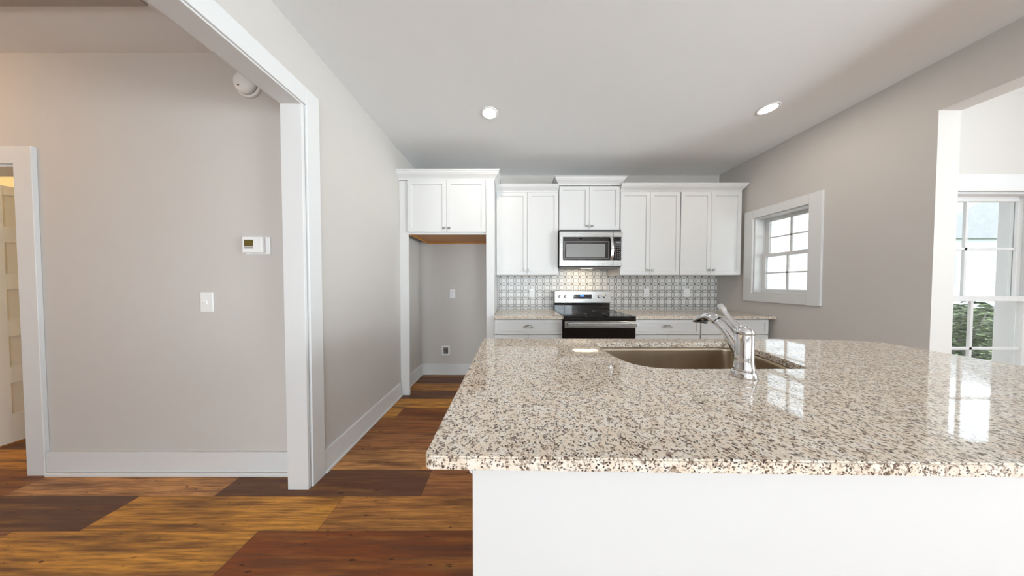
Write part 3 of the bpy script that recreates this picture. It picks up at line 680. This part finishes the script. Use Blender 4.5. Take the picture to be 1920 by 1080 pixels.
ed = [e for e in bm.edges if (e.verts[0] in top and e.verts[1] in top) and any(abs(f.normal.z) < 0.5 for f in e.link_faces) and any(abs(f.normal.z) > 0.5 for f in e.link_faces)]
bmesh.ops.bevel(bm, geom=ed, offset=0.003, segments=2, affect='EDGES')
tag(fin('island_countertop', bm, M['granite'], origin=(0, 0, 0)), 'large speckled granite island countertop in the foreground', 'countertop')

t = thing('island_cabinet', 'white island base cabinet with plain panel facing the camera', 'cabinet', (0.95, 0.9, 0))
PX0, PX1, PY0, PY1 = -0.083, 1.97, 0.462, 1.335
SX0, SX1, SY0_, SY1_ = 0.40, 1.32, 0.83, 1.315   # sink base void
fin('front_panel', boxes((PX0, PX1, PY0, PY0 + 0.018, 0.0, ZBt - 0.0005), bev=0.001), M['cabinet'], t)
fin('end_panel', boxes((PX0, PX0 + 0.018, PY0 + 0.0185, PY1 - 0.0215, 0, ZBt - 0.0005)), M['cabinet'], t)
fin('end_panel', boxes((PX1 - 0.018, PX1, PY0 + 0.0185, PY1 - 0.0215, 0, ZBt - 0.0005)), M['cabinet'], t)
fin('body', boxes((PX0 + 0.0185, PX1 - 0.0185, PY0 + 0.0185, PY1 - 0.0215, 0.10, 0.62), (PX0 + 0.0185, SX0, PY0 + 0.0185, PY1 - 0.0215, 0.62, ZBt - 0.0005), (SX1, PX1 - 0.0185, PY0 + 0.0185, PY1 - 0.0215, 0.62, ZBt - 0.0005), (SX0, SX1, PY0 + 0.0185, SY0_, 0.62, ZBt - 0.0005)), M['cabinet'], t)
# aisle side doors, facing the range
nd = 4; wd = (PX1 - PX0 - 0.01) / nd
for i in range(nd):
    a = PX0 + 0.005 + i*wd; bm = shaker(a + 0.002, a + wd - 0.002, 0, 0.11, ZBt - 0.02, t=0.02)
    bmesh.ops.scale(bm, vec=(1, -1, 1), verts=bm.verts); bmesh.ops.translate(bm, verts=bm.verts, vec=(0, PY1, 0)); bmesh.ops.reverse_faces(bm, faces=bm.faces)
    fin('door', bm, M['cabinet'], t)
# small cove under the overhang at the left end
bm = bmesh.new(); moulding(bm, [(PX0 - 0.0005, PY0 + 0.002), (PX0 - 0.0005, PY1 - 0.03)], [(-1, 0), (-1, 0)], [(0, 0.868), (0.004, 0.870), (0.010, 0.882), (0.020, 0.892), (0.024, 0.8945), (0.024, 0.901), (0, 0.901)])
fin('cove_moulding', bm, M['cabinet'], t)

# sink
def off(poly, d):
    out = []; n_ = len(poly)
    for i in range(n_):
        a, p, b_ = Vector(poly[i-1]), Vector(poly[i]), Vector(poly[(i+1) % n_])
        tdir = (b_ - a).normalized(); out.append((p.x + tdir.y * d, p.y - tdir.x * d))
    return out
area2 = sum(hole[i-1][0]*hole[i][1] - hole[i][0]*hole[i-1][1] for i in range(len(hole)))
sg = 1 if area2 > 0 else -1
t = thing('kitchen_sink', 'undermount stainless single bowl sink set in the granite island', 'sink', (0.86, 1.08, 0.69))
bm = bmesh.new(); cx, cy = 0.86, 1.08
levels = [(ZBt - 0.0008, 0.022), (ZBt - 0.0008, 0.004), (ZBt - 0.02, 0.002), (0.73, -0.006), (0.712, -0.014), (0.702, -0.035)]
rings = []
for z, d in levels: rings.append([bm.verts.new((x, y, z)) for x, y in off(hole, sg * d)])
for r0, r1 in zip(rings, rings[1:]):
    for i in range(len(r0)): bm.faces.new((r0[i], r0[(i+1) % len(r0)], r1[(i+1) % len(r0)], r1[i])).smooth = True
bm.faces.new(rings[-1])
bmesh.ops.solidify(bm, geom=bm.faces[:], thickness=-0.0012)
fin('basin', bm, M['sink'], t)
bm = bmesh.new(); lathe(bm, [(0.045, 0), (0.045, 0.004), (0.036, 0.005), (0.03, 0.001), (0.006, 0.001)], (0.88, 1.12, 0.7045), (0, 0, 1), 28); fin('drain', bm, M['chrome'], t)

# faucet
fx, fy = 0.847, 0.812
t = thing('kitchen_faucet', 'polished chrome single handle kitchen faucet on the island', 'faucet', (fx, fy, ZT))
bm = bmesh.new(); lathe(bm, [(0.036, 0), (0.0365, 0.004), (0.0345, 0.014), (0.0325, 0.022), (0.0305, 0.0235)], (fx, fy, ZT), seg=48); fin('base_ring', bm, M['chrome'], t)
bm = bmesh.new(); lathe(bm, [(0.030, 0), (0.0315, 0.003), (0.0300, 0.010), (0.0275, 0.024), (0.0262, 0.040), (0.0262, 0.130), (0.0250, 0.132)], (fx, fy, ZT + 0.0237), seg=48); fin('body', bm, M['chrome'], t)
zc = ZT + 0.156
bm = bmesh.new(); lathe(bm, [(0.0262, 0), (0.0268, 0.006), (0.0255, 0.012), (0.021, 0.019), (0.013, 0.024), (0.004, 0.026)], (fx, fy, zc), seg=48); fin('cap', bm, M['chrome'], t)
bm = bmesh.new(); c = smooth_path([(fx, fy + 0.0, zc + 0.012), (fx, fy + 0.025, zc + 0.022), (fx, fy + 0.055, zc + 0.046), (fx, fy + 0.080, zc + 0.072), (fx, fy + 0.100, zc + 0.094)], 5)
n_ = len(c); sweep(bm, c, [(0.0185 - 0.0085 * min(1, i / (n_ * 0.55)) + (0.003 if i > n_ * 0.75 else 0), 0.013 - 0.0055 * min(1, i / (n_ * 0.5)) + (0.004 if i > n_*0.75 else 0)) for i in range(n_)], (1, 0, 0), 20)
fin('lever_handle', bm, M['chrome'], t)
bm = bmesh.new(); c = smooth_path([(fx, fy + 0.005, ZT + 0.075), (fx, fy + 0.032, ZT + 0.115), (fx, fy + 0.065, ZT + 0.155), (fx, fy + 0.100, ZT + 0.184)], 5)
n_ = len(c); sweep(bm, c, [(0.022 - 0.001 * i / n_, 0.028 - 0.008 * i / n_) for i in range(n_)], (1, 0, 0), 24); fin('spout', bm, M['chrome'], t)
bm = bmesh.new(); c = smooth_path([(fx, fy + 0.1005, ZT + 0.1845), (fx, fy + 0.132, ZT + 0.196), (fx, fy + 0.163, ZT + 0.191), (fx, fy + 0.192, ZT + 0.177), (fx, fy + 0.210, ZT + 0.168)], 5)
n_ = len(c); sweep(bm, c, [(0.0215 + 0.004 * math.sin(math.pi * i / n_), 0.0195 - 0.0115 * (i / n_) ** 2) for i in range(n_)], (1, 0, 0), 24); h_ = fin('spray_head', bm, M['chrome'], t); ORG[h_.name] = ORG[t.name]
bm = bmesh.new(); lathe(bm, [(0.017, 0), (0.017, 0.012), (0.013, 0.0125), (0.012, 0.010)], (fx, fy + 0.175, ZT + 0.180), (0, 0.35, -1), 24); fin('aerator', bm, M['slot'], h_)

# ------------------------------------------------------------------ outside
o = fin('ground', boxes((-30, 60, -30, 60, -0.5, -0.3)), M['concrete'], origin=(0, 0, -0.5)); struct(o, 'pale ground outside', 'ground')
o = fin('lawn', boxes((9.0, 40, 3.4, 16, -0.3, -0.28)), M['grass']); struct(o, 'lawn seen through the tall window', 'lawn')
# lap siding wall seen through the small window
bm = bmesh.new(); z = -0.3
while z < 3.4:
    vs = [bm.verts.new(p) for p in [(3.2, 4.8, z), (8.6, 4.8, z), (8.6, 4.815, z + 0.178), (3.2, 4.815, z + 0.178), (3.2, 5.0, z), (8.6, 5.0, z), (8.6, 5.0, z + 0.178), (3.2, 5.0, z + 0.178)]]
    for f in [(0,1,2,3), (1,5,6,2), (4,0,3,7), (0,4,5,1), (3,2,6,7), (5,4,7,6)]: bm.faces.new([vs[i] for i in f])
    z += 0.178
struct(fin('wall_siding', bm, M['siding']), 'white lap siding wall outside the small window', 'wall')
# shrubs
def shrub(x, y, w, h, label, cnt=1500):
    t = thing('shrub', label, 'shrub', (x, y, -0.3), 'shrubs outside the tall window')
    bm = bmesh.new()
    for k_ in range(7):
        a = random.uniform(0, 2*math.pi); sweep(bm, [(x, y, -0.3), (x + 0.25*w*math.cos(a), y + 0.25*w*math.sin(a), -0.3 + 0.5*h), (x + 0.4*w*math.cos(a), y + 0.4*w*math.sin(a), -0.3 + 0.85*h)], [(0.015, 0.015), (0.010, 0.010), (0.004, 0.004)], seg=6)
    fin('stem', bm, M['slot'], t)
    bm = bmesh.new()
    for k_ in range(cnt):
        u = random.random() ** 0.4; th = random.uniform(0, 2*math.pi); ph_ = math.acos(random.uniform(-1, 1))
        p = Vector((x + w/2*u*math.sin(ph_)*math.cos(th), y + w/2*u*math.sin(ph_)*math.sin(th), -0.3 + h*0.52 + h*0.5*u*math.cos(ph_)))
        q = Matrix.Rotation(random.uniform(0, 6.28), 3, 'Z') @ Matrix.Rotation(random.uniform(0, 3.14), 3, 'X')
        s = random.uniform(0.03, 0.06)
        bm.faces.new([bm.verts.new(p + q @ Vector(v_) * s) for v_ in ((-1, 0, 0), (0, -0.4, 0), (1, 0, 0.15), (0, 0.4, 0))])
    fin('foliage', bm, M['leaf'], t)
shrub(7.35, 3.75, 0.9, 1.35, 'dark green shrub outside the tall window, the taller one on the left')
shrub(8.55, 4.15, 0.9, 1.2, 'dark green shrub outside the tall window, the lower one on the right')
# house across the way
t = thing('neighbour_house', 'pale gabled house in the distance outside the tall window', 'house', (30, 15.5, -0.3))
hx0, hx1, hy0, hy1 = 24.5, 36, 14, 20
fin('wall', boxes((hx0, hx1, hy0, hy1, -0.3, 4.2)), M['siding'], t)
bm = bmesh.new(); xm = (hx0+hx1)/2
a = [bm.verts.new(p) for p in [(hx0-0.4, hy0-0.4, 4.0), (hx1+0.4, hy0-0.4, 4.0), (xm, hy0-0.4, 7.2)]]; b_ = [bm.verts.new((v.co.x, hy1+0.4, v.co.z)) for v in a]
bm.faces.new(a); bm.faces.new(b_[::-1])
for i in range(3): bm.faces.new((a[i], a[(i+1) % 3], b_[(i+1) % 3], b_[i]))
fin('roof', bm, M['roof'], t)
for wx in (26.5, 30.0, 33.5):
    wn = fin('window', boxes((wx, wx + 1.2, hy0 - 0.06, hy0 - 0.001, 1.0, 3.0), bev=0.01), M['trim'], t); ORG[wn.name] = ORG[t.name]
    fin('pane', boxes((wx + 0.1, wx + 1.1, hy0 - 0.07, hy0 - 0.061, 1.1, 2.9)), M['ext_glass'], wn)
